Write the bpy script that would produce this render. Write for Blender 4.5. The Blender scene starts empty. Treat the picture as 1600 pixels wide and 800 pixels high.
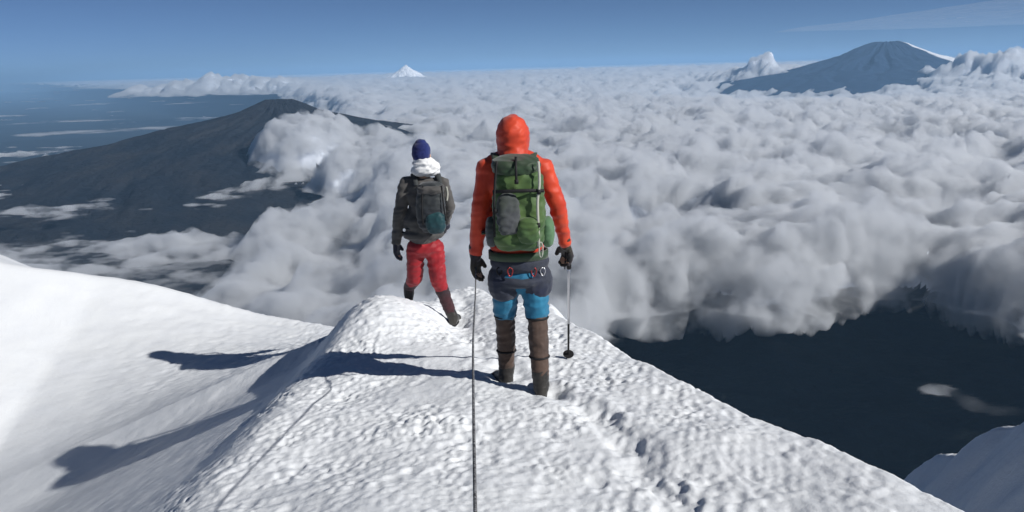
import bpy, bmesh, math, random
import numpy as np
from mathutils import Vector, Matrix, noise as mnoise

SC = bpy.context.scene
COL = SC.collection
R = math.radians

# ------------------------------------------------------------------ camera
F_PX = 1386.0                       # focal length in pixels of the 1600 px wide photograph
PITCH, ROLL = R(11.9), R(1.6)
cam_d = bpy.data.cameras.new('camera'); cam = bpy.data.objects.new('camera', cam_d); COL.objects.link(cam)
cam_d.sensor_width = 36.0; cam_d.lens = 36.0 * F_PX / 1600.0
cam_d.clip_start = 0.05; cam_d.clip_end = 900000.0
CAM_M = Matrix.Rotation(R(90) - PITCH, 4, 'X') @ Matrix.Rotation(-ROLL, 4, 'Z')
cam.matrix_world = CAM_M
SC.camera = cam
CM = np.array(CAM_M.to_3x3())

def P(px, py, y):
    """a point at forward distance y that is seen at pixel px, py"""
    v = CM @ np.array([(px - 800) / F_PX, -(py - 400) / F_PX, -1.0])
    v = v * (y / v[1])
    return Vector(v)

# ------------------------------------------------------------------ light
SUN_EL, SUN_AZ = R(33), R(118)     # azimuth clockwise from +Y: right and a little behind the camera
to_sun = Vector((math.cos(SUN_EL) * math.sin(SUN_AZ), math.cos(SUN_EL) * math.cos(SUN_AZ), math.sin(SUN_EL)))
w = bpy.data.worlds.new('World'); SC.world = w; w.use_nodes = True
nt = w.node_tree
bg = nt.nodes['Background']; bg.inputs['Strength'].default_value = 0.058
sky = nt.nodes.new('ShaderNodeTexSky'); sky.sky_type = 'NISHITA'; sky.sun_disc = False
sky.sun_elevation = SUN_EL; sky.sun_rotation = SUN_AZ
sky.altitude = 6000; sky.air_density = 0.58; sky.dust_density = 0.3; sky.ozone_density = 4.2
nt.links.new(sky.outputs[0], bg.inputs[0])
ld = bpy.data.lights.new('sun', 'SUN'); ld.energy = 4.7; ld.angle = R(0.5); ld.color = (1.0, 0.975, 0.945)
sun = bpy.data.objects.new('sun', ld); COL.objects.link(sun)
sun.rotation_euler = to_sun.to_track_quat('Z', 'Y').to_euler()

vs = SC.view_settings
SC.display_settings.display_device = 'sRGB'
vs.view_transform = 'Standard'; vs.look = 'None'; vs.exposure = 0.10; vs.gamma = 1.0; vs.use_curve_mapping = False
cy = SC.cycles
cy.max_bounces = 8; cy.volume_bounces = 3; cy.diffuse_bounces = 3; cy.transparent_max_bounces = 24
cy.use_denoising = True
try: cy.denoiser = 'OPENIMAGEDENOISE'
except Exception: pass

# ------------------------------------------------------------------ noise in numpy
_rs = np.random.RandomState(7)
PERM = _rs.permutation(4096).astype(np.int64)
GRAD = _rs.normal(size=(4096, 2)); GRAD /= np.linalg.norm(GRAD, axis=1)[:, None]
RND2 = _rs.rand(4096, 2)

def _h(ix, iy, seed=0):
    return PERM[(PERM[(ix + seed * 131) & 4095] + iy) & 4095]

def perlin(x, y, seed=0):
    x0 = np.floor(x).astype(np.int64); y0 = np.floor(y).astype(np.int64)
    fx, fy = x - x0, y - y0
    u = fx * fx * fx * (fx * (fx * 6 - 15) + 10); v = fy * fy * fy * (fy * (fy * 6 - 15) + 10)
    def g(dx, dy):
        gr = GRAD[_h(x0 + dx, y0 + dy, seed)]
        return gr[..., 0] * (fx - dx) + gr[..., 1] * (fy - dy)
    a = g(0, 0) * (1 - u) + g(1, 0) * u
    b = g(0, 1) * (1 - u) + g(1, 1) * u
    return (a * (1 - v) + b * v) * 1.5

def fbm(x, y, octs=5, seed=0, gain=0.5, lac=2.03):
    s = np.zeros_like(x); a = 1.0; n = 0.0
    for k in range(octs):
        s += a * perlin(x * lac ** k + 17.3 * k, y * lac ** k - 9.1 * k, seed + k); n += a; a *= gain
    return s / n

def puffs(x, y, seed=0):
    """rounded bumps (cellular), 0..1"""
    x0 = np.floor(x).astype(np.int64); y0 = np.floor(y).astype(np.int64)
    best = np.zeros_like(x)
    for dx in (-1, 0, 1):
        for dy in (-1, 0, 1):
            hh = _h(x0 + dx, y0 + dy, seed)
            px = x0 + dx + RND2[hh, 0]; py = y0 + dy + RND2[hh, 1]
            rr = 0.55 + 0.45 * RND2[(hh + 5) & 4095, 0]
            d2 = ((x - px) ** 2 + (y - py) ** 2) / (rr * rr)
            best = np.maximum(best, np.sqrt(np.clip(1 - d2, 0, 1)) * rr)
    return best

def sstep(a, b, x):
    t = np.clip((x - a) / (b - a), 0, 1)
    return t * t * (3 - 2 * t)

# ------------------------------------------------------------------ materials
def mat(name, col, rough=0.8, bump=None, noise=None, spec=0.3, sheen=0.0, metal=0.0, sss=None):
    """bump = (scale, strength, distance); noise = (scale, colour2)"""
    m = bpy.data.materials.new(name); m.use_nodes = True
    n, l = m.node_tree.nodes, m.node_tree.links
    b = n['Principled BSDF']
    b.inputs['Base Color'].default_value = (*col, 1); b.inputs['Roughness'].default_value = rough
    b.inputs['Specular IOR Level'].default_value = spec; b.inputs['Metallic'].default_value = metal
    if sheen: b.inputs['Sheen Weight'].default_value = sheen
    tc = n.new('ShaderNodeTexCoord')
    if noise:
        t = n.new('ShaderNodeTexNoise'); t.inputs['Scale'].default_value = noise[0]; t.inputs['Detail'].default_value = 5
        l.new(tc.outputs['Object'], t.inputs['Vector'])
        r = n.new('ShaderNodeMapRange'); r.inputs[1].default_value = .38; r.inputs[2].default_value = .62
        mx = n.new('ShaderNodeMix'); mx.data_type = 'RGBA'
        mx.inputs[6].default_value = (*col, 1); mx.inputs[7].default_value = (*noise[1], 1)
        l.new(t.outputs[0], r.inputs[0]); l.new(r.outputs[0], mx.inputs[0]); l.new(mx.outputs[2], b.inputs['Base Color'])
    if bump:
        t2 = n.new('ShaderNodeTexNoise'); t2.inputs['Scale'].default_value = bump[0]; t2.inputs['Detail'].default_value = 4
        l.new(tc.outputs['Object'], t2.inputs['Vector'])
        bp = n.new('ShaderNodeBump'); bp.inputs['Strength'].default_value = bump[1]; bp.inputs['Distance'].default_value = bump[2]
        l.new(t2.outputs[0], bp.inputs['Height']); l.new(bp.outputs[0], b.inputs['Normal'])
    if sss:
        b.inputs['Subsurface Weight'].default_value = sss; b.inputs['Subsurface Radius'].default_value = (.04, .05, .06)
        b.inputs['Subsurface Scale'].default_value = 1.0
    return m

def grid_mesh(name, X, Y, Z, material, keep=None, kind='structure'):
    """one mesh from a 2-D array of points"""
    nr, nc = X.shape
    idx = np.arange(nr * nc).reshape(nr, nc)
    q = np.stack([idx[:-1, :-1], idx[:-1, 1:], idx[1:, 1:], idx[1:, :-1]], -1).reshape(-1, 4)
    if keep is not None: q = q[keep.reshape(-1)]
    co = np.stack([X, Y, Z], -1).reshape(-1, 3)
    return raw_mesh(name, co, q, material, kind)

def raw_mesh(name, co, q, material, kind=None, smooth=True):
    used = np.unique(q); mp = np.full(len(co), -1); mp[used] = np.arange(len(used))
    co = co[used]; q = mp[q]
    me = bpy.data.meshes.new(name)
    me.vertices.add(len(co)); me.vertices.foreach_set('co', co.astype(np.float32).ravel())
    me.loops.add(q.size); me.loops.foreach_set('vertex_index', q.astype(np.int32).ravel())
    me.polygons.add(len(q)); me.polygons.foreach_set('loop_start', (np.arange(len(q)) * 4).astype(np.int32))
    me.update(calc_edges=True); me.validate()
    if smooth: me.polygons.foreach_set('use_smooth', np.ones(len(me.polygons), bool))
    me.materials.append(material)
    o = bpy.data.objects.new(name, me); COL.objects.link(o)
    if kind: o['kind'] = kind
    return o

# ------------------------------------------------------------------ haze
def build_haze():
    bm = bmesh.new(); bmesh.ops.create_cube(bm, size=1)
    me = bpy.data.meshes.new('haze'); bm.to_mesh(me); bm.free()
    o = bpy.data.objects.new('haze', me); COL.objects.link(o)
    lo, hi = Vector((-400000, -40000, -4300)), Vector((400000, 420000, 2400))
    o.location = (lo + hi) / 2; o.scale = hi - lo
    m = bpy.data.materials.new('haze'); m.use_nodes = True
    n, l = m.node_tree.nodes, m.node_tree.links
    n.remove(n['Principled BSDF'])
    v = n.new('ShaderNodeVolumePrincipled'); v.inputs['Color'].default_value = (0.36, 0.63, .96, 1)
    v.inputs['Density'].default_value = HAZE; v.inputs['Anisotropy'].default_value = 0.0
    l.new(v.outputs[0], n['Material Output'].inputs['Volume'])
    me.materials.append(m)
    o['kind'] = 'stuff'; o['label'] = 'thin blue haze fading the far volcanoes and cloud sea'; o['category'] = 'haze'
HAZE = 8e-6
build_haze()

# ------------------------------------------------------------------ snow ridge under the climbers
def crest_x_left(y):  return -1.70 + 0.10 * perlin(y * 0.8, y * 0 + 3.3, 5)
def crest_x_right(y): return np.interp(y, [-5, 2, 3.6, 4.4, 5.8, 7.2, 8.5, 10], [2.6, 2.3, 1.98, 1.72, 1.22, .85, .52, .45])

def seg_dist(x, y, pts):
    """distance to a polyline and the fraction along it"""
    best = np.full_like(x, 1e9)
    for (ax, ay), (bx, by) in zip(pts[:-1], pts[1:]):
        dx, dy = bx - ax, by - ay
        t = np.clip(((x - ax) * dx + (y - ay) * dy) / (dx * dx + dy * dy), 0, 1)
        best = np.minimum(best, np.hypot(x - ax - t * dx, y - ay - t * dy))
    return best

TRAIL_NEAR = [(.22, 5.75), (.42, 5.25), (.60, 4.75), (.66, 4.2), (.72, 3.6), (.85, 2.8), (1.0, 0.0)]
TRAIL_FAR = [(-.05, 6.1), (-.25, 6.9), (-.48, 7.7), (-.6, 8.4), (-.6, 9.6)]

def snow_height(x, y, detail=True):
    c = -1.62 - 0.088 * y
    # raised hump left of the trail that hides the second climber's left boot
    c = c + 0.36 * np.exp(-((x + 1.25) / .50) ** 2 - ((y - 7.9) / .95) ** 2)
    c = c - 0.06 * sstep(-.5, -1.6, x) - .10 * np.exp(-((x + .52) / .26) ** 2 - ((y - 8.3) / .75) ** 2)
    c = c + 0.04 * np.exp(-((x + .50) / .3) ** 2 - ((y - 10.1) / .6) ** 2)
    xl, xr = crest_x_left(y), crest_x_right(y)
    dl = np.maximum(xl - x + .25, 0); dr = np.maximum(x - xr + .12, 0)
    c = c - .50 * (np.sqrt(dl ** 2 + .03) - .173) - .07 * sstep(.1, .55, dl) - .5 * np.maximum(dl - 6, 0)
    c = c - (np.sqrt((1.5 * dr) ** 2 + .012) - .11)
    end = 9.0 + 1.2 * np.exp(-((x + .55) / .34) ** 2)
    de = np.maximum(y - end, 0)
    c = c - (np.sqrt((1.0 * de) ** 2 + .04) - .2)
    # wide slope beyond the hollow on the left
    xa = np.clip(x, -9, 2)
    ra = -2.90 + .42 * (np.clip(xa, -5.6, 0) + 2.8); rb = -3.30 - .25 * (np.clip(x, -14, 2) + 3.2)
    tt = (y - 8.3) / 3.7; dn = np.minimum(tt, 0) * 3.7
    tt = np.clip(tt, 0, 1.5)
    s = ra * (1 - tt) + rb * tt + .38 * np.maximum(dn, -9)
    s = s + 0.05 * perlin(x * .5 + 4, y * .5, 11)
    s = s - .75 * np.maximum(x + 1.9, 0)
    rim = 12 + .25 * perlin(x * .35, y * 0 + 1.7, 9)
    dr2 = np.maximum(y - rim, 0)
    s = s - (np.sqrt((.9 * dr2) ** 2 + .02) - .141)
    s = s - .5 * np.maximum(-x - 30, 0)
    k = 0.10
    d = np.clip(.5 + .5 * (c - s) / k, 0, 1)
    z = s * (1 - d) + c * d + k * d * (1 - d)
    back = np.maximum(-y - 2, 0); z = z - 0.0 * back
    if detail:
        near = sstep(26, 14, np.hypot(x, y))
        on_ridge = sstep(xl - .75, xl + .05, x)
        az = x / np.maximum(y, .5)
        band = sstep(-.56, -.44, az + .06 * perlin(x * 2, y * 2, 3)) * sstep(7.8, 9.4, y) * (1 - on_ridge)
        rough = np.clip(on_ridge + .9 * band, 0, 1) * near
        patch = .30 + 1.35 * np.clip(fbm(x * 1.1, y * .9, 4, 21) + .38, 0, 1)
        right = sstep(.7, 1.6, x - (5.8 - y) * .18)
        patch = patch * (1 - .60 * right) * .88
        z = z + rough * patch * (.012 * fbm(x * 8, y * 7, 4, 31, .75) + .013 * fbm(x * 24, y * 17, 2, 41) * (.5 + sstep(-.3, .4, fbm(x * 2.3, y * 2.3, 2, 43))))
        # kicked crumbs
        cr = puffs(x * 21, y * 17, 51)
        pit = puffs(x * 13, y * 10, 57)
        z = z - rough * .014 * np.maximum(pit - .72, 0) / .28 * sstep(-.25, .2, fbm(x * 1.3 + 7, y * 1.3, 3, 58))
        z = z + rough * .010 * np.maximum(cr - .62, 0) / .38 * sstep(.0, .35, fbm(x * 1.7, y * 1.7, 3, 55))
        # downhill scrape marks
        z = z + rough * .005 * perlin(x * 22 - y * 6, y * 2.2 + x * 3, 61) * sstep(-.1, .6, x) * (1 - right)
        z = z + near * (.05 * perlin(x * .8, y * .8, 71) + .02 * perlin(x * 2.1, y * 2.1, 72)) * (.35 + .65 * on_ridge)
        z = z + .004 * near * perlin(x * 9, y * 9, 73)
        z = z + near * (1 - on_ridge) * (.012 * perlin(x * 1.1 + y * 3.6, y * 1.2 - x * .5, 75) + .006 * fbm(x * 5 + y * 7, y * 4 - x * 2, 3, 76))
        for pts, dep, wd in ((TRAIL_NEAR, .045, .085), (TRAIL_FAR, .055, .13)):
            d0 = seg_dist(x + .05 * perlin(x * 3, y * 3, 81), y, pts)
            steps = .45 + .9 * perlin(x * 3.2, y * 4.5, 84) + .5 * perlin(x * 9, y * 9, 85)
            z = z - near * dep * np.exp(-(d0 / wd) ** 2) * (.35 + .65 * steps) + near * .012 * np.exp(-((d0 - wd * 1.7) / (wd * .5)) ** 2) * (.5 + perlin(x * 8, y * 8, 83))
        for bx, by in BOOTS:
            z = z - .03 * np.exp(-((x - bx) / .09) ** 2 - ((y - by) / .16) ** 2)
    return z

BOOTS = []
def snow_at(x, y, detail=True):
    return float(snow_height(np.array([float(x)]), np.array([float(y)]), detail)[0])

def spaced(lo, hi, step, out_lo, out_hi, grow=1.03):
    a = list(np.arange(lo, hi, step)); s = step
    while a[-1] < out_hi: s *= grow; a.append(a[-1] + s)
    b = []; s = step; p = lo
    while p > out_lo: s *= grow; p -= s; b.append(p)
    return np.array(b[::-1] + a)

def snow_material(name, bump_scale=60, strength=.5, dist=.006, base=(.80, .82, .84)):
    m = mat(name, base, .55, None, None, .35, sss=None)
    n, l = m.node_tree.nodes, m.node_tree.links
    b = n['Principled BSDF']; tc = n.new('ShaderNodeTexCoord')
    t = n.new('ShaderNodeTexNoise'); t.inputs['Scale'].default_value = bump_scale; t.inputs['Detail'].default_value = 6; t.inputs['Roughness'].default_value = .65
    t2 = n.new('ShaderNodeTexNoise'); t2.inputs['Scale'].default_value = bump_scale * .22; t2.inputs['Detail'].default_value = 4
    l.new(tc.outputs['Object'], t.inputs['Vector']); l.new(tc.outputs['Object'], t2.inputs['Vector'])
    ad = n.new('ShaderNodeMath'); ad.operation = 'ADD'; l.new(t.outputs[0], ad.inputs[0]); l.new(t2.outputs[0], ad.inputs[1])
    bp = n.new('ShaderNodeBump'); bp.inputs['Strength'].default_value = strength; bp.inputs['Distance'].default_value = dist
    l.new(ad.outputs[0], bp.inputs['Height']); l.new(bp.outputs[0], b.inputs['Normal'])
    # faint warm/cool grain of old and new snow
    t3 = n.new('ShaderNodeTexNoise'); t3.inputs['Scale'].default_value = 3.0; t3.inputs['Detail'].default_value = 8
    l.new(tc.outputs['Object'], t3.inputs['Vector'])
    mx = n.new('ShaderNodeMix'); mx.data_type = 'RGBA'
    mx.inputs[6].default_value = (base[0] * .9, base[1] * .91, base[2] * .93, 1); mx.inputs[7].default_value = (base[0] * 1.04, base[1] * 1.04, base[2] * 1.02, 1)
    l.new(t3.outputs[0], mx.inputs[0]); l.new(mx.outputs[2], b.inputs['Base Color'])
    return m

SNOW = snow_material('wind crusted snow')
def build_snow():
    xs = spaced(-2.6, 2.2, .0115, -2600, 900)
    ys = spaced(2.6, 9.8, .0135, -400, 2400)
    X, Y = np.meshgrid(xs, ys)
    Z = snow_height(X, Y)
    rr = np.hypot(X, Y)
    Z = Z + sstep(30, 200, rr) * fbm(X * .02, Y * .02, 5, 91) * 12 * np.minimum(rr / 150, 4) * (Z < -15)
    o = grid_mesh('snow_ridge', X, Y, Z, SNOW)
    return o

# boot positions (x, y) of the two climbers, pressed into the snow
OF_R, OF_L = P(845, 606, 5.62), P(788, 582, 5.98)
RF_R, RF_L = P(707, 500, 8.45), P(640, 492, 8.55)
BOOTS += [(OF_R.x, OF_R.y), (OF_L.x, OF_L.y), (RF_R.x, RF_R.y)]
build_snow()

def build_shadow_rib():
    # lower snow rib in its own shade, far down on the right
    xs = np.linspace(10, 120, 420); ys = np.linspace(30, 120, 340)
    X, Y = np.meshgrid(xs, ys)
    crest = 35.5 + 1.5 * perlin(Y * .09, Y * 0 + 5, 102) + .5 * perlin(Y * .31, Y * 0 + 8, 105)
    zc = -26.6 - .73 * (Y - 60) + 1.0 * perlin(Y * .12, Y * 0, 101)
    left = np.maximum(crest - X, 0); rightd = np.maximum(X - crest, 0)
    Z = zc - (np.sqrt((1.45 * left) ** 2 + .6) - .77) - .12 * rightd - .003 * rightd ** 2
    Z += 1.1 * fbm(X * .10 + Y * .08, Y * .16 - X * .05, 5, 103) + .5 * perlin(X * .5 + Y * .35, Y * .06, 104) + .15 * fbm(X * .9, Y * .9, 3, 106)
    grid_mesh('snow_slope', X, Y, Z, snow_material('shaded snow', 2, .6, .15))
build_shadow_rib()

# ------------------------------------------------------------------ valley floor, volcanoes
def polar(az0, az1, naz, d0, d1, nd):
    a = np.linspace(math.tan(R(az0)) if abs(az0) < 60 else az0, math.tan(R(az1)), naz)
    d = np.geomspace(d0, d1, nd)
    A, D = np.meshgrid(a, d)
    return A * D, D

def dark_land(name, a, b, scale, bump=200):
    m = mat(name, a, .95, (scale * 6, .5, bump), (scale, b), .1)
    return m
FOREST = dark_land('forest with painted cloud shade', (.006, .009, .010), (.013, .015, .014), .0006)  # cloud shadow is put into the colour, darker than the forest itself
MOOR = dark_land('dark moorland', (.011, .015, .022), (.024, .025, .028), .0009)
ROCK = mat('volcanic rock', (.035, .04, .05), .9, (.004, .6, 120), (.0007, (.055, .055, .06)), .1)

def valley():
    X, Y = polar(-52, 52, 360, 900, 330000, 420)
    Z = -3300 + 260 * fbm(X / 5200, Y / 5200, 6, 201) + 120 * fbm(X / 900, Y / 900, 4, 202) * (Y < 30000)
    Z -= 600 * sstep(24000, 60000, Y)
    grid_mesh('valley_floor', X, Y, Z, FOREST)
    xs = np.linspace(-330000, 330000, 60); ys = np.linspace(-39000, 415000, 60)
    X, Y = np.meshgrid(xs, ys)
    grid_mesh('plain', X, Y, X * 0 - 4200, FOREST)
valley()

def volcano(name, peak, H, prof, radius, n, seed, material, squash=1.0, rough=1.0):
    th = np.linspace(0, 2 * np.pi, n, endpoint=True); r = np.concatenate([[0.5], np.geomspace(radius * .01, radius, n // 2)])
    T, RR = np.meshgrid(th, r)
    X = peak[0] + RR * np.cos(T); Y = peak[1] + RR * np.sin(T) * squash
    z = np.interp(RR / radius, [p[0] for p in prof], [p[1] for p in prof])
    cx, cy_ = np.cos(T), np.sin(T)
    wx = X / radius * 5 + .5 * perlin(X / radius * 7, Y / radius * 7, seed + 3); wy = Y / radius * 5
    g = .55 * fbm(cx * 5 + seed + .5 * perlin(wx, wy, seed + 4), cy_ * 5 + RR / radius * 3.2, 5, seed) + .6 * fbm(wx, wy, 6, seed + 9)
    rid = (1 - 2 * np.abs(g)) - .5
    amp = np.interp(RR / radius, [0, .06, .3, .8, 1], [.15, .5, 1, .7, .1])
    Z = peak[2] - H * (1 - z) + rough * H * .10 * rid * amp + rough * H * .05 * fbm(X / radius * 9, Y / radius * 9, 5, seed + 7) * amp
    return grid_mesh(name, X, Y, Z, material)

pk = P(436, 157, 21000)
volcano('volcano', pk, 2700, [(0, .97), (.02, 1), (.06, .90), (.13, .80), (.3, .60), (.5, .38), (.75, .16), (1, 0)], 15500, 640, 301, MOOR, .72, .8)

# snow-streaked far volcano: snow lies above a ragged line on the flanks turned away from the old lava
def snowcap_material(line, spread, snow_side):
    m = mat('snow streaked rock with painted haze', (.02, .04, .08), .9, (.002, .4, 100), None, .1)
    n, l = m.node_tree.nodes, m.node_tree.links; b = n['Principled BSDF']
    g = n.new('ShaderNodeNewGeometry'); sp = n.new('ShaderNodeSeparateXYZ'); l.new(g.outputs['Position'], sp.inputs[0])
    t = n.new('ShaderNodeTexNoise'); t.inputs['Scale'].default_value = .0009; t.inputs['Detail'].default_value = 7; l.new(g.outputs['Position'], t.inputs['Vector'])
    def mth(op, a, b_):
        q = n.new('ShaderNodeMath'); q.operation = op
        for i, v in enumerate((a, b_)):
            if isinstance(v, (int, float)): q.inputs[i].default_value = v
            else: l.new(v, q.inputs[i])
        return q.outputs[0]
    h = mth('ADD', sp.outputs['Z'], mth('MULTIPLY', mth('SUBTRACT', t.outputs[0], .5), spread))
    h = mth('ADD', h, mth('MULTIPLY', mth('SUBTRACT', sp.outputs['X'], snow_side[0]), snow_side[1]))
    r = n.new('ShaderNodeMapRange'); r.inputs[1].default_value = line - 60; r.inputs[2].default_value = line + 60; l.new(h, r.inputs[0])
    mx = n.new('ShaderNodeMix'); mx.data_type = 'RGBA'
    mx.inputs[6].default_value = (.02, .04, .08, 1); mx.inputs[7].default_value = (.8, .82, .85, 1)  # blue of the distance haze is put into the rock colour
    l.new(r.outputs[0], mx.inputs[0]); l.new(mx.outputs[2], b.inputs['Base Color'])
    return m
pr = P(1385, 66, 56000)
volcano('snow_volcano', pr, 3250, [(0, .93), (.02, .97), (.05, 1), (.09, .95), (.2, .74), (.4, .50), (.7, .30), (1, .0)], 14200, 400, 311,
        snowcap_material(pr.z + 500, 520, (pr.x, .60)), .7, .8)
pd = P(634, 101, 95000)
volcano('snow_peak', pd, 2600, [(0, 1), (.05, .9), (.12, .78), (.3, .52), (1, .1)], 6000, 160, 321, snowcap_material(pd.z - 1400, 900, (pd.x, 0)), .7, .9)

# ------------------------------------------------------------------ sea of clouds
CLOUD = bpy.data.materials.new('cloud'); CLOUD.use_nodes = True
_b = CLOUD.node_tree.nodes['Principled BSDF']
_b.inputs['Base Color'].default_value = (.66, .70, .77, 1); _b.inputs['Roughness'].default_value = 1; _b.inputs['Specular IOR Level'].default_value = 0
MIST = bpy.data.materials.new('cloud mist'); MIST.use_nodes = True
_n = MIST.node_tree.nodes; _n.remove(_n['Principled BSDF'])
_v = _n.new('ShaderNodeVolumePrincipled'); _v.inputs['Color'].default_value = (.955, .975, 1, 1); _v.inputs['Density'].default_value = 1 / 170.0
_v.inputs['Anisotropy'].default_value = .2
MIST.node_tree.links.new(_v.outputs[0], _n['Material Output'].inputs['Volume'])

WISP = bpy.data.materials.new('ragged mist'); WISP.use_nodes = True
_n = WISP.node_tree.nodes; _l = WISP.node_tree.links; _n.remove(_n['Principled BSDF'])
_v = _n.new('ShaderNodeVolumePrincipled'); _v.inputs['Color'].default_value = (.955, .975, 1, 1); _v.inputs['Anisotropy'].default_value = .2
_g = _n.new('ShaderNodeNewGeometry'); _t = _n.new('ShaderNodeTexNoise'); _t.inputs['Scale'].default_value = .0021; _t.inputs['Detail'].default_value = 3.0; _t.inputs['Roughness'].default_value = .6
_r = _n.new('ShaderNodeMapRange'); _r.inputs[1].default_value = .44; _r.inputs[2].default_value = .60; _r.inputs[3].default_value = .0009; _r.inputs[4].default_value = 1 / 75.0
_l.new(_g.outputs['Position'], _t.inputs['Vector']); _l.new(_t.outputs[0], _r.inputs[0]); _l.new(_r.outputs[0], _v.inputs['Density'])
_l.new(_v.outputs[0], _n['Material Output'].inputs['Volume'])
WISP.cycles.volume_step_rate = .012
NSPLIT = 420

def to_pix(X, Y, Z):
    v = np.stack([X, Y, Z], -1) @ CM
    return 800 + F_PX * v[..., 0] / -v[..., 2], 400 - F_PX * v[..., 1] / -v[..., 2]

def coverage(X, Y):
    """how thick the deck is over each place, as seen on the photograph (0 clear .. 1 thick)"""
    px, py = to_pix(X, Y, np.full_like(X, -1900.0))
    w1 = fbm(X / 2600, Y / 2600, 5, 401); w2 = fbm(X / 3300, Y / 3300, 5, 405)
    low = np.interp(px, [380, 560, 700, 900, 1000, 1100, 1200, 1330, 1450, 1600, 1800], [600, 620, 620, 505, 462, 466, 470, 472, 468, 490, 520])
    k = sstep(110, -150, py - low + 210 * w1 + 150 * fbm(X / 1300, Y / 1500, 4, 403))
    hi = np.interp(px, [-300, 0, 150, 280, 400, 500, 560], [750, 670, 570, 440, 340, 268, 180])
    left = sstep(-30, 60, py - hi + 60 * w2)
    far = sstep(6, -6, py - np.interp(px, [-300, 0, 250, 420, 520, 600], [138, 138, 146, 152, 170, 210]))
    rightside = sstep(440, 640, px + 110 * w2)
    cov = k * np.clip(np.maximum(np.maximum(left * .66, rightside), far), 0, 1)
    return np.maximum(cov, (.06 + .22 * sstep(205, 235, py)) * k * sstep(520, 380, px)), px, py

def bump(X, Y, px, py, y, rx, ry):
    c = P(px, py, y)
    return np.exp(-((X - c.x) / rx) ** 2 - ((Y - y) / ry) ** 2)

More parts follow.
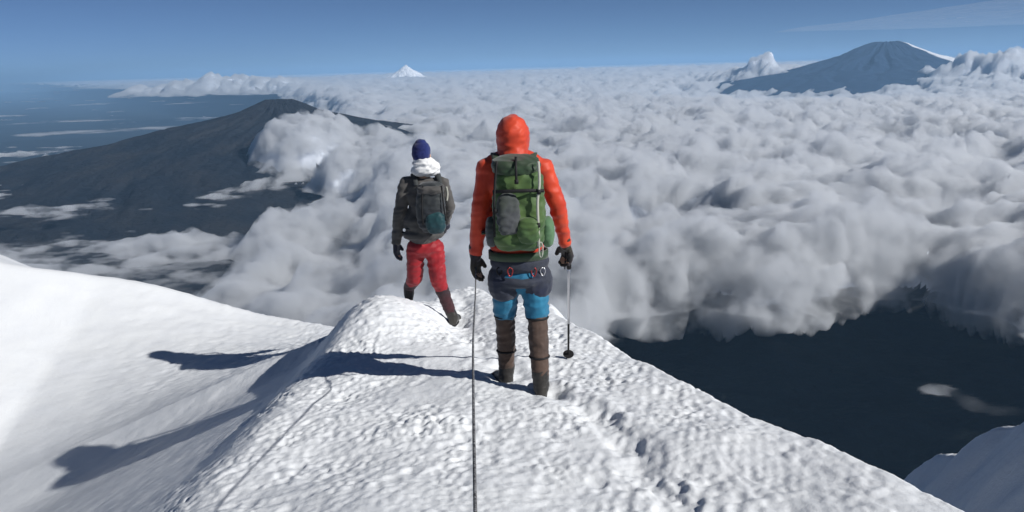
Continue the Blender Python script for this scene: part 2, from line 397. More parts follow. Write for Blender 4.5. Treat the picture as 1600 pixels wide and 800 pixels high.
def build_clouds():
    X, Y = polar(-44, 44, 1050, 3300, 380000, 900)
    cov, px, py = coverage(X, Y)
    n1 = fbm(X / 4200, Y / 3000, 5, 411)
    n2 = fbm(X / 1100, Y / 850, 5, 415)
    n3 = fbm(X / 330, Y / 300, 3, 418)
    p1 = puffs(X / 3200 + .5 * n1, Y / 1900 + .5 * n2, 421); p2 = puffs(X / 1150 + .6 * n2, Y / 800 + .5 * n1, 423)
    p3 = puffs(X / 380 + .6 * n2, Y / 350 + .4 * n3, 425); p4 = puffs(X / 170 + .5 * n3, Y / 160, 427)
    bright = sstep(300, 1100, px)
    t = cov * 1.35 - .68 + .85 * n1 + .34 * n2 + .06 * n3
    cum = np.maximum(bump(X, Y, 484, 175, 18500, 1500, 2200), .8 * bump(X, Y, 418, 165, 24500, 900, 1800))
    t = np.maximum(t, np.where(cum > .2, 1.7 * cum - .75 + .3 * n2, -2))
    hz = np.zeros_like(X)
    for bx, bh in ((212, .8), (250, .9), (290, 1.1), (335, 1.5), (372, 1.3), (405, 1.2), (440, 1)):
        hz = np.maximum(hz, bh * bump(X, Y, bx, 130, 80000, 1900, 4200))
    t = np.maximum(t, np.where(hz > .2, hz * 1.3 - .6 + .3 * n2, -2))
    lf = sstep(480, 300, px) * sstep(22000, 32000, Y) * (1 - sstep(60000, 80000, Y))
    t = t + lf * (.75 * fbm(X / 11000, Y / 7000, 3, 407) - .04 - .3 * n2)
    far = sstep(25000, 120000, Y)
    t = t + .12 * far * sstep(.4, .7, cov)
    t = t - .6 * (1 - sstep(.02, .38, cov)) * sstep(12000, 8000, Y)
    tp = np.clip(t, 0, 1.1)
    fine = sstep(0, .45, t)
    H = 70 * np.sqrt(np.clip(t, 0, 1)) + 120 * tp + 380 * np.clip(tp - .35, 0, 1) + (210 * p1 + (150 + 60 * sstep(9000, 20000, Y)) * p2 + (95 + 60 * sstep(9000, 20000, Y)) * p3 + 42 * p4) * fine * (.45 + .55 * bright) + 120 * n2 * fine
    H = H * (.26 + .60 * sstep(5000, 12500, Y))
    H = H + far * (900 + 350 * fbm(X / 16000, Y / 22000, 4, 431)) + 700 * sstep(120000, 330000, Y)
    tow = .55 + .55 * p2 + .35 * p1 + .5 * n2
    H += 520 * (.5 + .5 * tow) * bump(X, Y, 484, 175, 18500, 1300, 2000)
    H += 350 * tow * bump(X, Y, 418, 165, 24500, 900, 1800)
    cl = .5 + .6 * puffs(X / 2600, Y / 3000, 441) + .3 * puffs(X / 1200, Y / 1300, 443)
    cl = cl * (.7 + .9 * np.clip(fbm(X / 1500, Y / 1700, 4, 445) + .35, 0, 1))
    H += 900 * cl * bump(X, Y, 1208, 80, 58000, 1500, 2500) + 520 * cl * bump(X, Y, 1165, 80, 60000, 2000, 3500) + 620 * cl * bump(X, Y, 1250, 80, 62000, 2600, 3500)
    H += 560 * cl * hz
    H += 1150 * cl * bump(X, Y, 1570, 95, 50000, 4300, 4600)
    base = -1980
    H -= 860 * bump(X, Y, 1235, 140, 45000, 9500, 11000)
    core_dip = 120 * (1 - sstep(.14, .40, t)) * sstep(8000, 17000, Y) * (Y < 60000)
    topc = base + H
    # overhangs and curls: the tops are pushed sideways by a noise that also varies with height
    def curl(s, k, a):
        u = (X + .8 * topc) / s; v = (Y * .8 + 1.1 * topc) / s
        return a * fbm(u, v, 3, k)
    amp = (1 - .8 * cum) * fine * sstep(.16, .5, t) * sstep(300000, 60000, Y)
    CX = X + (curl(420, 461, 150) + curl(150, 464, 50)) * amp; CY = Y + (curl(420, 467, 170) + curl(150, 470, 60)) * amp
    topc = topc + curl(300, 473, 60) * amp
    ok = (t > np.where(Y < 20000, .18, .08) + .36 * sstep(17000, 8000, Y) + .30 * lf) & (np.maximum(np.maximum(cov, cum), hz) > .05 + .2 * sstep(12000, 8000, Y))
    kf = ok[:-1, :-1] & ok[1:, :-1] & ok[:-1, 1:] & ok[1:, 1:]
    o = grid_mesh('clouds', CX, CY, topc - 90 - 70 * sstep(45000, 20000, Y) - 150 * sstep(14000, 6000, Y) - core_dip, CLOUD, kf, 'stuff')
    o['label'] = 'sea of grey white billowing clouds spread below the ridge'; o['category'] = 'clouds'
    # soft outer mist: a closed skin of scattering volume over the heart
    nr_ = sstep(12000, 5500, Y)
    thick = 230 + 120 * cum + 190 * nr_ + 300 * fbm(X / 900, Y / 520, 5, 451) + 140 * n2
    s = sstep(0, .6, t + .26 + .20 * nr_ + .15 * lf) * np.maximum(thick, 140)
    s = s + nr_ * sstep(.12, .75, t + .86) * (1 - sstep(-.3, .2, t)) * 60 * sstep(.0, .12, cov)
    s = np.clip(s * sstep(0, .3, np.maximum(cov, 1.5 * np.maximum(cum, hz))), 0, 650); s = s * sstep(200000, 120000, Y)
    dip = core_dip
    tc = np.maximum(topc, base - 60)
    for name, r0, r1, st, lab in (('cloud_mist', 0, NSPLIT, 2, 'ragged white mist on the near cloud tops above the dark valley'), ('cloud_haze_veil', NSPLIT, 900, 2, 'soft white veil over the far cloud tops')):
        sl = (slice(r0, r1, st), slice(None, None, st))
        Xs, Ys, ss, tt, dd = CX[sl], CY[sl], s[sl].copy(), tc[sl], dip[sl]
        ss[0] = 0; ss[-1] = 0; ss[:, 0] = 0; ss[:, -1] = 0
        pos = ss > 0.5
        kf = pos[:-1, :-1] | pos[1:, :-1] | pos[:-1, 1:] | pos[1:, 1:]
        nr, nc = Xs.shape; idx = np.arange(nr * nc).reshape(nr, nc)
        q = np.stack([idx[:-1, :-1], idx[:-1, 1:], idx[1:, 1:], idx[1:, :-1]], -1).reshape(-1, 4)[kf.ravel()]
        top = np.stack([Xs, Ys, tt - 90 + ss], -1).reshape(-1, 3)
        bot = np.stack([Xs, Ys, tt - 90 - np.where(pos, np.minimum(ss * .75, 120 + 80 * sstep(45000, 20000, Ys) + 240 * sstep(14000, 6000, Ys)) + dd * sstep(.05, .3, t[sl]) * (ss > 60), 0)], -1).reshape(-1, 3)
        N = nr * nc
        remap = np.where(pos.ravel(), np.arange(N) + N, np.arange(N))    # the rim vertices are shared: the skin is closed
        qb = remap[q][:, ::-1]
        m = raw_mesh(name, np.concatenate([top, bot]), np.concatenate([q, qb]), WISP if r0 == 0 else MIST, 'stuff')
        m['label'] = lab; m['category'] = 'mist'
build_clouds()

def build_cirrus():
    m = bpy.data.materials.new('cirrus'); m.use_nodes = True
    n, l = m.node_tree.nodes, m.node_tree.links; b = n['Principled BSDF']
    b.inputs['Base Color'].default_value = (.85, .87, .9, 1); b.inputs['Roughness'].default_value = 1
    g = n.new('ShaderNodeNewGeometry'); mp = n.new('ShaderNodeMapping'); mp.inputs['Scale'].default_value = (1 / 60000, 1 / 26000, 1); mp.inputs['Rotation'].default_value = (0, 0, .5)
    l.new(g.outputs['Position'], mp.inputs['Vector'])
    t = n.new('ShaderNodeTexNoise'); t.inputs['Scale'].default_value = 1.6; t.inputs['Detail'].default_value = 7; t.inputs['Roughness'].default_value = .6; l.new(mp.outputs[0], t.inputs['Vector'])
    r = n.new('ShaderNodeMapRange'); r.inputs[1].default_value = .44; r.inputs[2].default_value = .75; r.inputs[4].default_value = 1.0; l.new(t.outputs[0], r.inputs[0])
    l.new(r.outputs[0], b.inputs['Alpha'])
    xs = np.linspace(88000, 340000, 40); ys = np.linspace(110000, 300000, 30)
    X, Y = np.meshgrid(xs, ys)
    e = np.minimum(np.minimum(X - 40000, 260000 - X), np.minimum(Y - 110000, 300000 - Y)) 
    o = grid_mesh('cirrus_clouds', X, Y, 9500 + 500 * perlin(X / 50000, Y / 50000, 601), m, None, 'stuff')
    o['label'] = 'thin high cirrus streaks in the blue sky'; o['category'] = 'clouds'
build_cirrus()

# ------------------------------------------------------------------ climbers
def prim_caps(bm, a, b, ra, rb, flat=None, seg=14):
    a, b = Vector(a), Vector(b); d = b - a; L = max(d.length, 1e-5)
    q = d.to_track_quat('Z', 'Y').to_matrix()
    rings = []
    for k in range(5):
        t = math.pi / 2 * (1 - k / 4); rings.append((-ra * math.sin(t), ra * math.cos(t)))
    for k in range(5):
        t = math.pi / 2 * k / 4; rings.append((L + rb * math.sin(t), rb * math.cos(t)))
    vs = []
    for z, r in rings:
        r = max(r, 1e-4)
        vs.append([bm.verts.new(a + q @ Vector((r * math.cos(u), r * math.sin(u), z))) for u in [2 * math.pi * i / seg for i in range(seg)]])
    for r0, r1 in zip(vs[:-1], vs[1:]):
        for i in range(seg): bm.faces.new((r0[i], r0[(i + 1) % seg], r1[(i + 1) % seg], r1[i]))
    bm.faces.new(vs[0][::-1]); bm.faces.new(vs[-1])

def prim_ell(bm, c, r, rot=(0, 0, 0), power=2.0):
    m = Matrix.Translation(Vector(c)) @ (Matrix.Rotation(rot[2], 4, 'Z') @ Matrix.Rotation(rot[1], 4, 'Y') @ Matrix.Rotation(rot[0], 4, 'X'))
    res = bmesh.ops.create_icosphere(bm, subdivisions=4, radius=1.0)
    for v in res['verts']:
        p = v.co
        if power != 2.0:
            k = (abs(p.x) ** power + abs(p.y) ** power + abs(p.z) ** power) ** (-1 / power); p = p * k
        v.co = m @ Vector((p.x * r[0], p.y * r[1], p.z * r[2]))

def garment(name, prims, voxel, material, origin, parent=None, smooth=3, folds=(0, 10), fold_dir=None, thin=None):
    bm = bmesh.new()
    for p in prims:
        if p[0] == 'c': prim_caps(bm, *p[1:])
        else: prim_ell(bm, *p[1:])
    me = bpy.data.meshes.new(name); bm.to_mesh(me); bm.free()
    tmp = bpy.data.objects.new('tmp', me); COL.objects.link(tmp)
    if voxel:
        md = tmp.modifiers.new('r', 'REMESH'); md.mode = 'VOXEL'; md.voxel_size = voxel; md.use_smooth_shade = True
    if smooth:
        ms = tmp.modifiers.new('s', 'SMOOTH'); ms.factor = .5; ms.iterations = smooth
    dg = bpy.context.evaluated_depsgraph_get()
    m2 = bpy.data.meshes.new_from_object(tmp.evaluated_get(dg)); m2.name = name
    bpy.data.objects.remove(tmp); bpy.data.meshes.remove(me)
    n = len(m2.vertices); co = np.empty(n * 3, np.float32); m2.vertices.foreach_get('co', co); co = co.reshape(-1, 3).astype(float)
    if folds[0]:
        no = np.empty(n * 3, np.float32); m2.vertices.foreach_get('normal', no); no = no.reshape(-1, 3)
        f = folds[1]; u = co[:, 0] + co[:, 1]; v = co[:, 2]
        h = (1 - np.abs(perlin(u * f * .6 + v * f * .35, v * f * 1.5 - u * .4 * f, 501)) * 2.2) + .5 * perlin(u * f * 1.6, v * f * 2.6, 502)
        co = co + no * (folds[0] * (h - .5))[:, None]
    co = co - np.array(origin)
    m2.vertices.foreach_set('co', co.astype(np.float32).ravel()); m2.update()
    m2.polygons.foreach_set('use_smooth', np.ones(len(m2.polygons), bool))
    m2.materials.clear(); m2.materials.append(material)
    o = bpy.data.objects.new(name, m2); COL.objects.link(o)
    if parent: o.parent = parent
    else: o.location = origin
    return o

def tag(o, label=None, cat=None, group=None):
    if label: o['label'] = label
    if cat: o['category'] = cat
    if group: o['group'] = group
    return o

def tube(bm, pts, r, seg=8, square=False, rfun=None):
    pts = [Vector(p) for p in pts]; rings = []
    for i, p in enumerate(pts):
        d = (pts[min(i + 1, len(pts) - 1)] - pts[max(i - 1, 0)]).normalized()
        up = Vector((0, 0, 1)) if abs(d.z) < .9 else Vector((0, 1, 0))
        a = d.cross(up).normalized(); b = a.cross(d)
        rr = rfun(i / (len(pts) - 1)) if rfun else r
        rings.append([bm.verts.new(p + a * rr * math.cos(2 * math.pi * k / seg) + b * rr * math.sin(2 * math.pi * k / seg)) for k in range(seg)])
    for r0, r1 in zip(rings[:-1], rings[1:]):
        for k in range(seg): bm.faces.new((r0[k], r0[(k + 1) % seg], r1[(k + 1) % seg], r1[k]))
    bm.faces.new(rings[0][::-1]); bm.faces.new(rings[-1])

def strip(bm, pts, width, thick, side):
    """a flat webbing strap through pts; side = direction of its width"""
    pts = [Vector(p) for p in pts]; side = Vector(side).normalized(); rings = []
    for i, p in enumerate(pts):
        d = (pts[min(i + 1, len(pts) - 1)] - pts[max(i - 1, 0)]).normalized()
        n = d.cross(side).normalized(); s_ = n.cross(d).normalized()
        rings.append([bm.verts.new(p + s_ * width / 2 * a + n * thick / 2 * b) for a, b in ((-1, -1), (1, -1), (1, 1), (-1, 1))])
    for r0, r1 in zip(rings[:-1], rings[1:]):
        for k in range(4): bm.faces.new((r0[k], r0[(k + 1) % 4], r1[(k + 1) % 4], r1[k]))
    bm.faces.new(rings[0][::-1]); bm.faces.new(rings[-1])

def finish(name, bm, material, origin, parent=None, smooth=True):
    bmesh.ops.recalc_face_normals(bm, faces=bm.faces)
    bmesh.ops.translate(bm, verts=bm.verts, vec=-Vector(origin))
    me = bpy.data.meshes.new(name); bm.to_mesh(me); bm.free()
    if smooth: me.polygons.foreach_set('use_smooth', [True] * len(me.polygons))
    me.materials.append(material)
    o = bpy.data.objects.new(name, me); COL.objects.link(o)
    if parent: o.parent = parent
    else: o.location = origin
    return o

def catmull(pts, n=10):
    pts = [Vector(p) for p in pts]; out = []
    for i in range(len(pts) - 1):
        p0, p1, p2, p3 = pts[max(i - 1, 0)], pts[i], pts[i + 1], pts[min(i + 2, len(pts) - 1)]
        for k in range(n):
            t = k / n
            out.append(.5 * ((2 * p1) + (p2 - p0) * t + (2 * p0 - 5 * p1 + 4 * p2 - p3) * t * t + (3 * p1 - p0 - 3 * p2 + p3) * t ** 3))
    return out + [pts[-1]]

def hand(wrist, down, thumb, palm_n, curl, scale=1.0, grow=0.0):
    """prims of a hand: palm, four fingers with two bends, a thumb leaving the side of the palm"""
    d = Vector(down).normalized(); t = Vector(thumb); t = (t - d * t.dot(d)).normalized(); n = Vector(palm_n); n = (n - d * n.dot(d) - t * n.dot(t)).normalized()
    w = Vector(wrist); g = grow; s = scale; pr = []
    for k in (-1, -.33, .33, 1):
        pr.append(('c', w + d * .012 * s + t * k * .020 * s, w + d * .085 * s + t * k * .030 * s, .016 * s + g, .0135 * s + g))
    for k, ln in ((1, .070), (.33, .080), (-.33, .074), (-1, .058)):
        a = w + d * .085 * s + t * k * .030 * s
        dirs = []
        for j, (fl, c) in enumerate(((.45, curl * .6), (.32, curl * 1.3), (.23, curl * 2.0))):
            dirn = d * math.cos(c) + n * math.sin(c); b = a + dirn * ln * fl * s * 1.05
            pr.append(('c', a, b, (.0105 - .001 * j) * s + g, (.0098 - .001 * j) * s + g)); a = b
    a = w + d * .03 * s + t * .024 * s
    b = a + (t * .75 + d * .6 + n * .25).normalized() * .040 * s; c = b + (t * .2 + d * .85 + n * (.3 + .5 * curl)).normalized() * .034 * s
    pr += [('c', a, b, .014 * s + g, .0115 * s + g), ('c', b, c, .0115 * s + g, .0095 * s + g)]
    return pr

def boot(heel, toe_dir, ankle, k=1.0):
    """mountaineering boot: heel, sole, toe box and shaft"""
    h = Vector(heel); t = Vector(toe_dir).normalized(); up = Vector((0, 0, 1)); side = t.cross(up)
    upper, sole = [], []
    upper.append(('c', h + t * .045 + up * .075, h + t * .20 + up * .060, .050 * k, .044 * k))
    upper.append(('c', h + t * .20 + up * .058 - side * .012, h + t * .20 + up * .058 + side * .012, .042 * k, .042 * k))
    upper.append(('c', h + t * .055 + up * .09, Vector(ankle), .052 * k, .056 * k))
    upper.append(('c', h + t * .03 + up * .05, h + t * .045 + up * .12, .042 * k, .046 * k))
    for a in (-1, 1):
        sole.append(('c', h + t * .02 + up * .022 + side * .014 * a, h + t * .245 + up * .024 + side * .022 * a, .024 * k, .024 * k))
    return upper, sole

def fabric(name, c, c2=None, rough=.75, scale=40, st=.25, sheen=.2):
    return mat(name, c, rough, (scale, st, .004), (6, c2) if c2 else None, .3, sheen)

M_ORANGE = fabric('orange shell fabric', (.60, .055, .016), (.48, .038, .016), .55)
M_NAVY = fabric('navy cloth', (.014, .02, .045), (.03, .035, .05))
M_BLUE = fabric('blue trouser cloth', (.018, .17, .29), (.014, .12, .22))
M_BROWN = fabric('brown gaiter canvas', (.085, .052, .038), (.055, .036, .028))
M_BOOT = fabric('black boot leather', (.018, .016, .015), (.03, .028, .025), .5, 60)
M_SOLE = mat('boot rubber', (.02, .02, .02), .8)
M_GLOVE = fabric('dark glove', (.035, .028, .018), (.02, .015, .022), .6)
M_SKIN = mat('skin', (.52, .32, .22), .5, (90, .2, .002))
M_HAIR = mat('dark hair', (.03, .02, .015), .6)
M_GREEN = fabric('green pack nylon', (.075, .13, .035), (.045, .095, .03), .6)
M_DGREEN = fabric('dark green pack nylon', (.022, .055, .022), (.035, .05, .03), .6)
M_MESH = fabric('grey pack pocket', (.06, .065, .07), (.04, .05, .04), .8)
M_PALE = fabric('pale webbing', (.42, .42, .36), None, .7)
M_BLACK = mat('black webbing', (.012, .012, .013), .7, (80, .2, .002))
M_METAL = mat('brushed aluminium', (.62, .62, .64), .35, None, None, .5, 0, 1.0)
M_REDTRIM = mat('red anodised metal', (.35, .05, .05), .35, None, None, .5, 0, .7)
M_COAT = fabric('charcoal coat', (.085, .080, .075), (.055, .054, .052))
M_RED = fabric('red trouser cloth', (.34, .010, .016), (.22, .006, .012), .6)
M_WINE = fabric('dark gaiter cloth', (.045, .012, .016), (.02, .012, .016))
M_BEANIE = fabric('navy wool', (.012, .025, .13), (.008, .015, .09), .9, 120, .5)
M_WHITE = fabric('white fleece', (.78, .78, .77), (.62, .63, .64), .9, 70, .5)
M_TEAL = fabric('teal pack nylon', (.010, .055, .062), (.008, .04, .05), .6)
M_SLATE = fabric('slate pack nylon', (.022, .027, .033), (.035, .04, .04), .65)
M_DGLOVE = fabric('blue black glove', (.012, .014, .028), None, .6)
M_ROPE = mat('twisted rope', (.24, .245, .25), .85, (260, .8, .003), (90, (.045, .045, .05)))

def V(*a): return Vector(a)

def head_prims(c, fwd, g=0.0):
    f = Vector(fwd).normalized(); up = V(0, 0, 1); s = f.cross(up)
    pr = [('e', c, (.076 + g, .094 + g, .112 + g)), ('e', c + f * .02 - up * .045, (.060 + g, .070 + g, .070 + g))]
    if g == 0:
        pr += [('c', c + f * .088 + up * .012, c + f * .112 - up * .022, .009, .014),               # nose
               ('e', c + f * .084 - up * .058, (.026, .012, .008)), ('e', c + f * .080 - up * .072, (.022, .012, .007)),   # lips
               ('e', c + f * .070 - up * .098, (.03, .022, .02)),                                   # chin
               ('c', c + f * .082 + up * .026 - s * .045, c + f * .088 + up * .026 + s * .045, .010, .010)]   # brow
        for a in (-1, 1): pr.append(('e', c + s * .078 * a - up * .01, (.010, .02, .032)))
    return pr

# ---- the climber in the orange jacket
def climber_orange():
    D = 5.82
    head = P(801, 213, D + .03); neck = P(802, 243, D)
    shL, shR = P(762, 264, D), P(848, 264, D)
    elL, elR = P(751, 326, D - .03), P(871, 322, D - .01)
    wrL, wrR = P(743, 398, D + .02), P(884, 384, D + .10)
    hipL, hipR = P(790, 440, D), P(835, 440, D)
    knL, knR = P(789, 486, D + .07), P(839, 488, D - .02)
    footL, footR = V(OF_L.x, OF_L.y, snow_at(OF_L.x, OF_L.y) - .028), V(OF_R.x, OF_R.y, snow_at(OF_R.x, OF_R.y) - .028)
    dL, dR = V(-.42, 1, -.08), V(.06, 1, -.10)
    heelL = footL + V(.03, -.05, 0); heelR = footR + V(0, -.02, 0)
    anL, anR = heelL + V(-.01, .055, .17), heelR + V(0, .055, .17)
    org = (heelL + heelR) / 2; org.z = min(heelL.z, heelR.z)
    chest = P(803, 290, D); belly = P(806, 355, D); hips = P(812, 424, D)
    gripdir = P(888, 557, 6.6) - P(889, 404, 5.90)
    bodyp = head_prims(head, (0, 1, -.1)) + [('c', head - V(0, 0, .08), neck - V(0, 0, .04), .052, .06),
        ('c', shL, shR, .055, .055), ('e', chest, (.165, .10, .17)), ('e', belly, (.14, .095, .17)), ('e', hips, (.155, .11, .11)),
        ('c', chest, belly, .10, .10), ('c', belly, hips, .10, .11),
        ('c', shL, elL, .045, .038), ('c', elL, wrL, .038, .026), ('c', shR, elR, .045, .038), ('c', elR, wrR, .038, .026),
        ('c', hipL, knL, .075, .052), ('c', knL, anL, .05, .038), ('c', hipR, knR, .075, .052), ('c', knR, anR, .05, .038),
        ('c', heelL + V(0, .05, .07), heelL + dL.normalized() * .2 + V(0, 0, .05), .032, .028), ('c', heelR + V(0, .05, .07), heelR + dR.normalized() * .2 + V(0, 0, .05), .032, .028)]
    handL = hand(wrL, (-.03, .05, -1), (.5, .8, 0), (.9, -.4, 0), .45)
    handR = hand(wrR, (.15, .6, -.75), (-.7, .5, .3), (-.5, .2, -.6), .75)
    man = garment('person', bodyp + handL + handR, .009, M_SKIN, org, smooth=2)
    tag(man, 'climber in orange hooded jacket, blue trousers and brown gaiters, holding a pole and the rope', 'person')
    # jacket with hood
    jp = [('e', P(803, 286, D), (.195, .135, .16)), ('e', P(805, 345, D), (.175, .13, .17)), ('e', P(808, 385, D), (.18, .135, .08)),
          ('c', P(803, 286, D), P(805, 395, D), .135, .135), ('c', shL, shR, .078, .078),
          ('c', shL, elL, .072, .063), ('c', elL, wrL + (elL - wrL) * .05, .061, .046), ('c', shR, elR, .072, .062), ('c', elR, wrR + (elR - wrR) * .05, .060, .044),
          ('c', shL, P(783, 250, D), .07, .07), ('c', shR, P(822, 250, D), .07, .07)]
    jacket = garment('jacket', jp, .010, M_ORANGE, org, man, 4, (.006, 8))
    hp = [('e', head + V(0, -.018, .004), (.112, .128, .137)), ('e', head + V(0, -.02, -.06), (.105, .125, .09)), ('c', head + V(0, -.04, -.09), neck + V(0, -.03, -.02), .10, .105),
          ('c', head + V(0, -.06, .09), head + V(.0, .07, .095), .045, .05)]
    garment('hood', hp, .008, M_ORANGE, org, man, 3, (.005, 12))
    garment('hair', [('e', head + V(0, .045, .045), (.079, .06, .072))], .008, M_HAIR, org, man, 1)
    # blue trousers, gaiters, boots
    tp = [('e', hips + V(0, 0, -.03), (.178, .128, .10)), ('c', hipL, knL, .097, .082), ('c', hipR, knR, .099, .084), ('c', hipL + V(0, 0, .02), hipR + V(0, 0, .02), .105, .105),
          ('e', knL + V(0, 0, .01), (.083, .083, .04)), ('e', knR + V(0, 0, .01), (.085, .085, .04))]
    garment('trousers', tp, .009, M_BLUE, org, man, 3, (.007, 10))
    for kn, an, heel, d in ((knL, anL, heelL, dL), (knR, anR, heelR, dR)):
        gp = [('c', kn + V(0, 0, -.005), kn + (an - kn) * .5, .070, .067), ('c', kn + (an - kn) * .5, an, .067, .058)]
        g = garment('gaiter', gp, .008, M_BROWN, org, man, 2, (.006, 12))
        for f in (.08, .72):
            bm = bmesh.new()
            c = kn + (an - kn) * f; r = .073 if f < .5 else .066
            tube(bm, [c + V(r * math.cos(a), r * math.sin(a), 0) for a in [2 * math.pi * k / 20 for k in range(20)]] + [c + V(r, 0, 0)], .007, 6)
            finish('strap', bm, M_BLACK, org, g)
        up_, so_ = boot(heel, d, an, 1.05)
        b = garment('boot', up_, .007, M_BOOT, org, man, 2, (.002, 20))
        garment('sole', so_, .007, M_SOLE, org, b, 1)
    # harness with gear on it
    har = garment('harness', [('e', P(812, 408, D), (.200, .152, .095)), ('e', P(812, 436, D), (.202, .152, .055)), ('c', hipL + V(-.01, 0, .02), hipL + V(-.01, 0, -.03), .116, .112), ('c', hipR + V(.01, 0, .02), hipR + V(.01, 0, -.03), .116, .112)], .009, M_NAVY, org, man, 2, (.003, 16))
    rnd = random.Random(4)
    for k, (px, m_, l_) in enumerate(((780, M_BLACK, .05), (797, M_REDTRIM, .06), (834, M_REDTRIM, .06), (848, M_METAL, .055))):
        x0 = P(px, 418, D - .165 + .10 * abs(px - 812) / 50)
        bm = bmesh.new()
        loop = [x0 + V(.016 * math.sin(a) * (1 + .3 * math.cos(a)), -.004, l_ * .5 * (math.cos(a) - 1)) for a in [2 * math.pi * i / 16 for i in range(17)]]
        tube(bm, loop, .0045, 6)
        finish('carabiner', bm, m_, org, har)
    # gloves
    gL = garment('glove', hand(wrL, (-.03, .05, -1), (.5, .8, 0), (.9, -.4, 0), .45, 1.10, .0045) + [('c', wrL + V(0, 0, .05), wrL + V(0, 0, -.01), .046, .040)], .0055, M_GLOVE, org, man, 1, (.001, 30))
    gR = garment('glove', hand(wrR, (.15, .6, -.75), (-.7, .5, .3), (-.5, .2, -.6), .75, 1.10, .0045) + [('c', wrR + (elR - wrR).normalized() * .05, wrR, .044, .036)], .0055, M_GLOVE, org, man, 1, (.001, 30))
    # backpack
    B = 5.585
    borg = P(812, 388, B)
    pack = bpy.data.objects.new('backpack', None); COL.objects.link(pack); pack.location = borg
    tag(pack, 'tall green backpack with grey pockets and pale straps on the back of the orange jacket', 'backpack')
    garment('main_bag', [('e', P(811, 330, B + .02), (.168, .115, .225), (0, 0, 0), 3.4), ('e', P(811, 368, B + .02), (.165, .12, .095), (0, 0, 0), 3), ('e', P(811, 285, B + .01), (.155, .105, .10), (0, 0, 0), 3)], .009, M_GREEN, borg, pack, 3, (.008, 12))
    garment('lid', [('e', P(806, 258, B + .02), (.155, .125, .058), (.12, 0, .03), 3)], .008, M_DGREEN, borg, pack, 3, (.007, 14))
    garment('front_pocket', [('e', P(794, 335, B - .085), (.075, .05, .135), (0, 0, .25), 3)], .008, M_MESH, borg, pack, 3, (.006, 16))
    garment('front_pocket', [('e', P(826, 360, B - .09), (.072, .05, .085), (0, 0, -.1), 3)], .008, M_GREEN, borg, pack, 3, (.006, 16))
    garment('side_pocket', [('e', P(856, 362, B + .03), (.042, .07, .10), (0, 0, 0), 2.6)], .008, fabric('pale green mesh', (.09, .18, .09), None), borg, pack, 2, (.004, 16))
    garment('side_pocket', [('e', P(768, 362, B + .03), (.038, .07, .10), (0, 0, 0), 2.6)], .008, M_MESH, borg, pack, 2, (.004, 16))
    for pts, wd, m_ in (([P(841, 252, B - .10), P(843, 285, B - .115), P(840, 315, B - .12), P(841, 352, B - .115), P(842, 385, B - .08)], .017, M_PALE),
                        ([P(776, 252, B - .09), P(773, 290, B - .10), P(772, 330, B - .115), P(773, 370, B - .09)], .014, M_BLACK)):
        bm = bmesh.new(); strip(bm, catmull(pts, 5), wd, .004, (1, 0, 0)); finish('compression_strap', bm, m_, borg, pack)
    bm = bmesh.new(); strip(bm, catmull([P(770, 300, B - .08), P(790, 299, B - .125), P(825, 298, B - .128), P(850, 298, B - .09)], 5), .022, .004, (0, 0, 1)); finish('compression_strap', bm, M_BLACK, borg, pack)
    bm = bmesh.new(); strip(bm, catmull([P(806, 245, B - .06), P(806, 262, B - .125), P(807, 285, B - .125)], 5), .016, .004, (1, 0, 0)); finish('lid_strap', bm, M_BLACK, borg, pack)
    for sx in (-1, 1):
        bm = bmesh.new(); c = 803 + sx * 27
        strip(bm, catmull([P(c, 258, B + .10), P(c + sx * 3, 240, D - .02), P(c + sx * 4, 250, D + .12), P(c + sx * 5, 300, D + .17), P(c + sx * 16, 350, D + .08), P(c + sx * 18, 365, B + .12)], 6), .05, .012, (1, 0, 0)); finish('shoulder_strap', bm, M_DGREEN, borg, pack)
    bm = bmesh.new()
    strip(bm, [P(810, 396, D) + V(.195 * math.cos(a), .148 * math.sin(a), 0) for a in [2 * math.pi * k / 28 for k in range(29)]], .055, .012, (0, 0, 1)); finish('hip_belt', bm, M_DGREEN, borg, pack)
    bm = bmesh.new(); tube(bm, [P(845, 378, B - .08) + V(.012 * math.sin(a), 0, .05 * (math.cos(a) - 1)) for a in [2 * math.pi * i / 14 for i in range(15)]], .004, 6); finish('cord_loop', bm, M_PALE, borg, pack)
    for px_, py_, dy in ((842, 300, -.125), (841, 352, -.125), (807, 284, -.135), (774, 330, -.122)):
        bm = bmesh.new(); bmesh.ops.create_cube(bm, size=1, matrix=Matrix.Translation(P(px_, py_, B + dy)) @ Matrix.Diagonal((.026, .008, .03, 1))); bmesh.ops.bevel(bm, geom=bm.edges[:], offset=.003, segments=2, affect='EDGES'); finish('buckle', bm, M_BLACK, borg, pack)
    # trekking pole gripped in the right glove, its tip set in the snow ahead
    tip = P(888, 557, 6.55); tip.z = snow_at(tip.x, tip.y) - .02
    top = P(889, 398, 5.93); ax = (tip - top).normalized()
    pole = bpy.data.objects.new('trekking_pole', None); COL.objects.link(pole); pole.location = tip
    tag(pole, 'thin trekking pole with silver upper and black lower section, tip in the snow', 'trekking pole')
    L = (tip - top).length
    for nm, a, b, r, m_ in (('grip', -.02, .13, .016, M_BLACK), ('upper_shaft', .13, .62 * L, .0095, M_METAL), ('lower_shaft', .62 * L, L, .008, M_BLACK)):
        bm = bmesh.new(); tube(bm, [top + ax * (a + (b - a) * k / 6) for k in range(7)], r, 10, rfun=(lambda t, r=r: r * (1 + .12 * math.sin(t * 9))) if nm == 'grip' else None); finish(nm, bm, m_, tip, pole)
    bm = bmesh.new(); q = ax.to_track_quat('Z', 'Y').to_matrix()
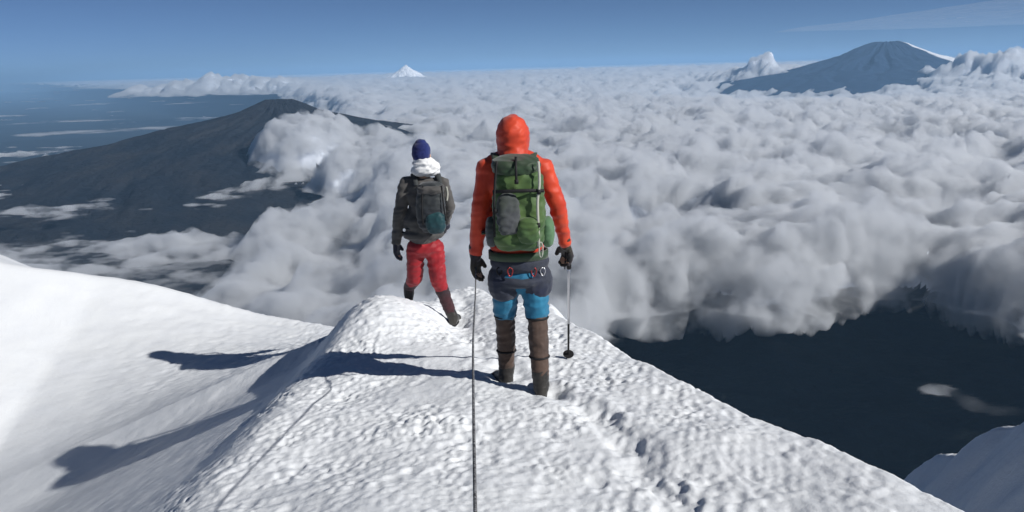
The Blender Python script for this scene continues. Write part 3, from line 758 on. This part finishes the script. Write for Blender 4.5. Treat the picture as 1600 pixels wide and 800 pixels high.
    bmesh.ops.create_cone(bm, cap_ends=True, segments=16, radius1=.042, radius2=.030, depth=.010, matrix=Matrix.Translation(tip - ax * .07) @ q.to_4x4()); finish('basket', bm, M_BLACK, tip, pole, False)
    bm = bmesh.new(); tube(bm, [top + ax * .02, top + ax * .05 + V(-.03, -.02, -.02), top + ax * .12 + V(-.03, -.02, -.01), wrR + V(0, 0, -.01)], .004, 6); finish('wrist_loop', bm, M_BLACK, tip, pole)
    return wrL

wrL = climber_orange()

def build_rope():
    g = wrL + V(0, 0, -.075)
    pts = [(-.25, -2.2, snow_at(-.25, -2.2) + .01), (-.1, -1.3, snow_at(-.1, -1.3) + .01), (0, -.4, -1.1), (-.04, .5, -.86), (P(742, 820, 1.6).x, 1.6, -.93), (P(742, 700, 2.5).x, 2.5, -1.01), (P(742, 610, 3.57).x, 3.57, -1.125), (P(743, 550, 4.33).x, 4.33, -1.225), (P(743, 500, 4.96).x, 4.96, -1.315), (P(743, 470, 5.4).x, 5.4, -1.39), tuple(g)]
    bm = bmesh.new(); tube(bm, catmull(pts, 14), .0045, 8)
    o = finish('rope', bm, M_ROPE, Vector(pts[0]))
    tag(o, 'thin dark climbing rope running along the ridge up to the left glove', 'rope')
build_rope()

# ---- the climber ahead in red trousers
def climber_red():
    D = 8.42
    head = P(659, 243, D); neck = P(662, 268, D)
    shL, shR = P(634, 288, D), P(691, 288, D)
    elL, elR = P(624, 334, D - .02), P(702, 322, D + .10)
    wrL_, wrR_ = P(619, 378, D + .04), P(694, 352, D + .33)
    hipL, hipR = P(650, 388, D), P(679, 388, D)
    knL, knR = P(648, 434, D + .05), P(685, 438, D)
    heelR = V(RF_R.x, RF_R.y - .03, snow_at(RF_R.x, RF_R.y) - .015)
    heelL = V(RF_L.x, RF_L.y + .02, P(641, 486, RF_L.y).z)
    heelL.z = snow_at(heelL.x, heelL.y) - .02
    dL, dR = V(-.1, 1, -.05), V(.12, 1, -.08)
    anL, anR = heelL + V(0, .05, .15), heelR + V(-.02, .05, .15)
    org = (heelL + heelR) / 2; org.z = min(heelL.z, heelR.z)
    chest, belly, hips = P(663, 305, D), P(663, 345, D), P(664, 386, D)
    hl = hand(wrL_, (-.02, .08, -1), (.3, .9, 0), (.9, -.3, 0), .4); hr = hand(wrR_, (-.2, .8, -.5), (-.5, .2, .8), (-.5, -.1, -.6), .7)
    bodyp = head_prims(head, (-.1, 1, -.1)) + [('c', head - V(0, 0, .08), neck - V(0, 0, .04), .052, .06), ('c', shL, shR, .055, .055),
        ('e', chest, (.16, .10, .16)), ('e', belly, (.14, .095, .15)), ('e', hips, (.15, .11, .10)), ('c', chest, belly, .1, .1), ('c', belly, hips, .1, .1),
        ('c', shL, elL, .045, .038), ('c', elL, wrL_, .038, .026), ('c', shR, elR, .045, .038), ('c', elR, wrR_, .038, .026),
        ('c', hipL, knL, .072, .05), ('c', knL, anL, .048, .036), ('c', hipR, knR, .072, .05), ('c', knR, anR, .048, .036),
        ('c', heelL + V(0, .05, .07), heelL + dL * .18 + V(0, 0, .05), .03, .028), ('c', heelR + V(0, .05, .07), heelR + dR * .18 + V(0, 0, .05), .03, .028)]
    man = garment('person', bodyp + hl + hr, .010, M_SKIN, org, smooth=2)
    tag(man, 'climber in navy beanie, white hood, charcoal coat and red trousers walking ahead', 'person')
    garment('coat', [('e', P(663, 302, D), (.19, .135, .16)), ('e', P(661, 345, D), (.195, .14, .16)), ('e', P(662, 366, D), (.20, .148, .07)), ('c', P(663, 300, D), P(662, 366, D), .13, .14), ('c', shL, shR, .075, .075),
        ('c', shL, elL, .072, .062), ('c', elL, wrL_, .060, .048), ('c', shR, elR, .070, .060), ('c', elR, wrR_, .058, .046)], .011, M_COAT, org, man, 3, (.008, 9))
    garment('scarf', [('e', P(662, 256, D - .005), (.112, .122, .075)), ('e', P(665, 266, D - .01), (.140, .13, .062)), ('e', P(676, 262, D - .02), (.072, .09, .07))], .009, M_WHITE, org, man, 2, (.010, 14))
    garment('beanie', [('e', P(658, 234, D), (.088, .104, .086)), ('c', P(658, 240, D) + V(0, -.02, 0), P(658, 240, D) + V(0, .02, 0), .089, .089), ('e', P(657, 222, D), (.05, .055, .03))], .008, M_BEANIE, org, man, 2, (.003, 25))
    garment('hair', [('e', head + V(0, .0, -.005), (.080, .095, .09))], .008, M_HAIR, org, man, 1)
    garment('trousers', [('e', hips, (.172, .13, .10)), ('c', hipL, knL, .094, .078), ('c', hipR, knR, .096, .08), ('c', knL, knL + (anL - knL) * .35, .076, .068), ('c', knR, knR + (anR - knR) * .3, .078, .068)], .010, M_RED, org, man, 3, (.008, 10))
    for kn, an, heel, d in ((knL, anL, heelL, dL), (knR, anR, heelR, dR)):
        g = garment('gaiter', [('c', kn + (an - kn) * .25, an, .070, .056)], .009, M_WINE, org, man, 2, (.005, 12))
        up_, so_ = boot(heel, d, an, 1.0)
        b = garment('boot', up_, .009, M_BOOT, org, man, 2); garment('sole', so_, .009, M_SOLE, org, b, 1)
    garment('glove', hand(wrL_, (-.02, .08, -1), (.3, .9, 0), (.9, -.3, 0), .4, 1.12, .005) + [('c', wrL_ + V(0, 0, .05), wrL_, .044, .04)], .0065, M_DGLOVE, org, man, 1)
    garment('glove', hand(wrR_, (-.2, .8, -.5), (-.5, .2, .8), (-.5, -.1, -.6), .7, 1.12, .005) + [('c', wrR_ + V(.02, -.04, 0), wrR_, .044, .04)], .0065, M_DGLOVE, org, man, 1)
    B = D - .20; borg = P(674, 366, B)
    pack = bpy.data.objects.new('backpack', None); COL.objects.link(pack); pack.location = borg
    tag(pack, 'small slate backpack with teal lower pocket on the back of the charcoal coat', 'backpack')
    garment('main_bag', [('e', P(673, 328, B), (.135, .10, .215), (0, 0, -.1), 3), ('e', P(673, 300, B), (.12, .095, .10), (0, 0, -.1), 3)], .010, M_SLATE, borg, pack, 3, (.008, 12))
    garment('lid', [('e', P(673, 295, B - .01), (.125, .11, .045), (.1, 0, -.1), 3)], .010, M_COAT, borg, pack, 2, (.006, 14))
    garment('front_pocket', [('e', P(681, 348, B - .07), (.092, .06, .105), (0, 0, -.1), 3)], .010, M_TEAL, borg, pack, 2, (.006, 14))
    for pts in ([P(661, 290, B - .09), P(659, 320, B - .11), P(661, 352, B - .10)], [P(690, 290, B - .08), P(693, 320, B - .10), P(697, 345, B - .10)]):
        bm = bmesh.new(); strip(bm, catmull(pts, 5), .014, .004, (1, 0, 0)); finish('compression_strap', bm, M_BLACK, borg, pack)
    for c, sx in ((646, -1), (684, 1)):
        bm = bmesh.new()
        strip(bm, catmull([P(c + 4, 290, B + .08), P(c, 272, D - .01), P(c - 1, 284, D + .13), P(c - 2, 315, D + .17), P(c + 8 * sx, 350, D + .10), P(c + 8 * sx, 358, B + .10)], 6), .05, .012, (1, 0, 0)); finish('shoulder_strap', bm, M_SLATE, borg, pack)
    bm = bmesh.new(); strip(bm, catmull([P(697, 292, D - .09), P(699, 302, D - .07), P(698, 314, D - .06)], 4), .022, .004, (1, 0, 0)); finish('side_strap', bm, M_PALE, borg, pack)
climber_red()
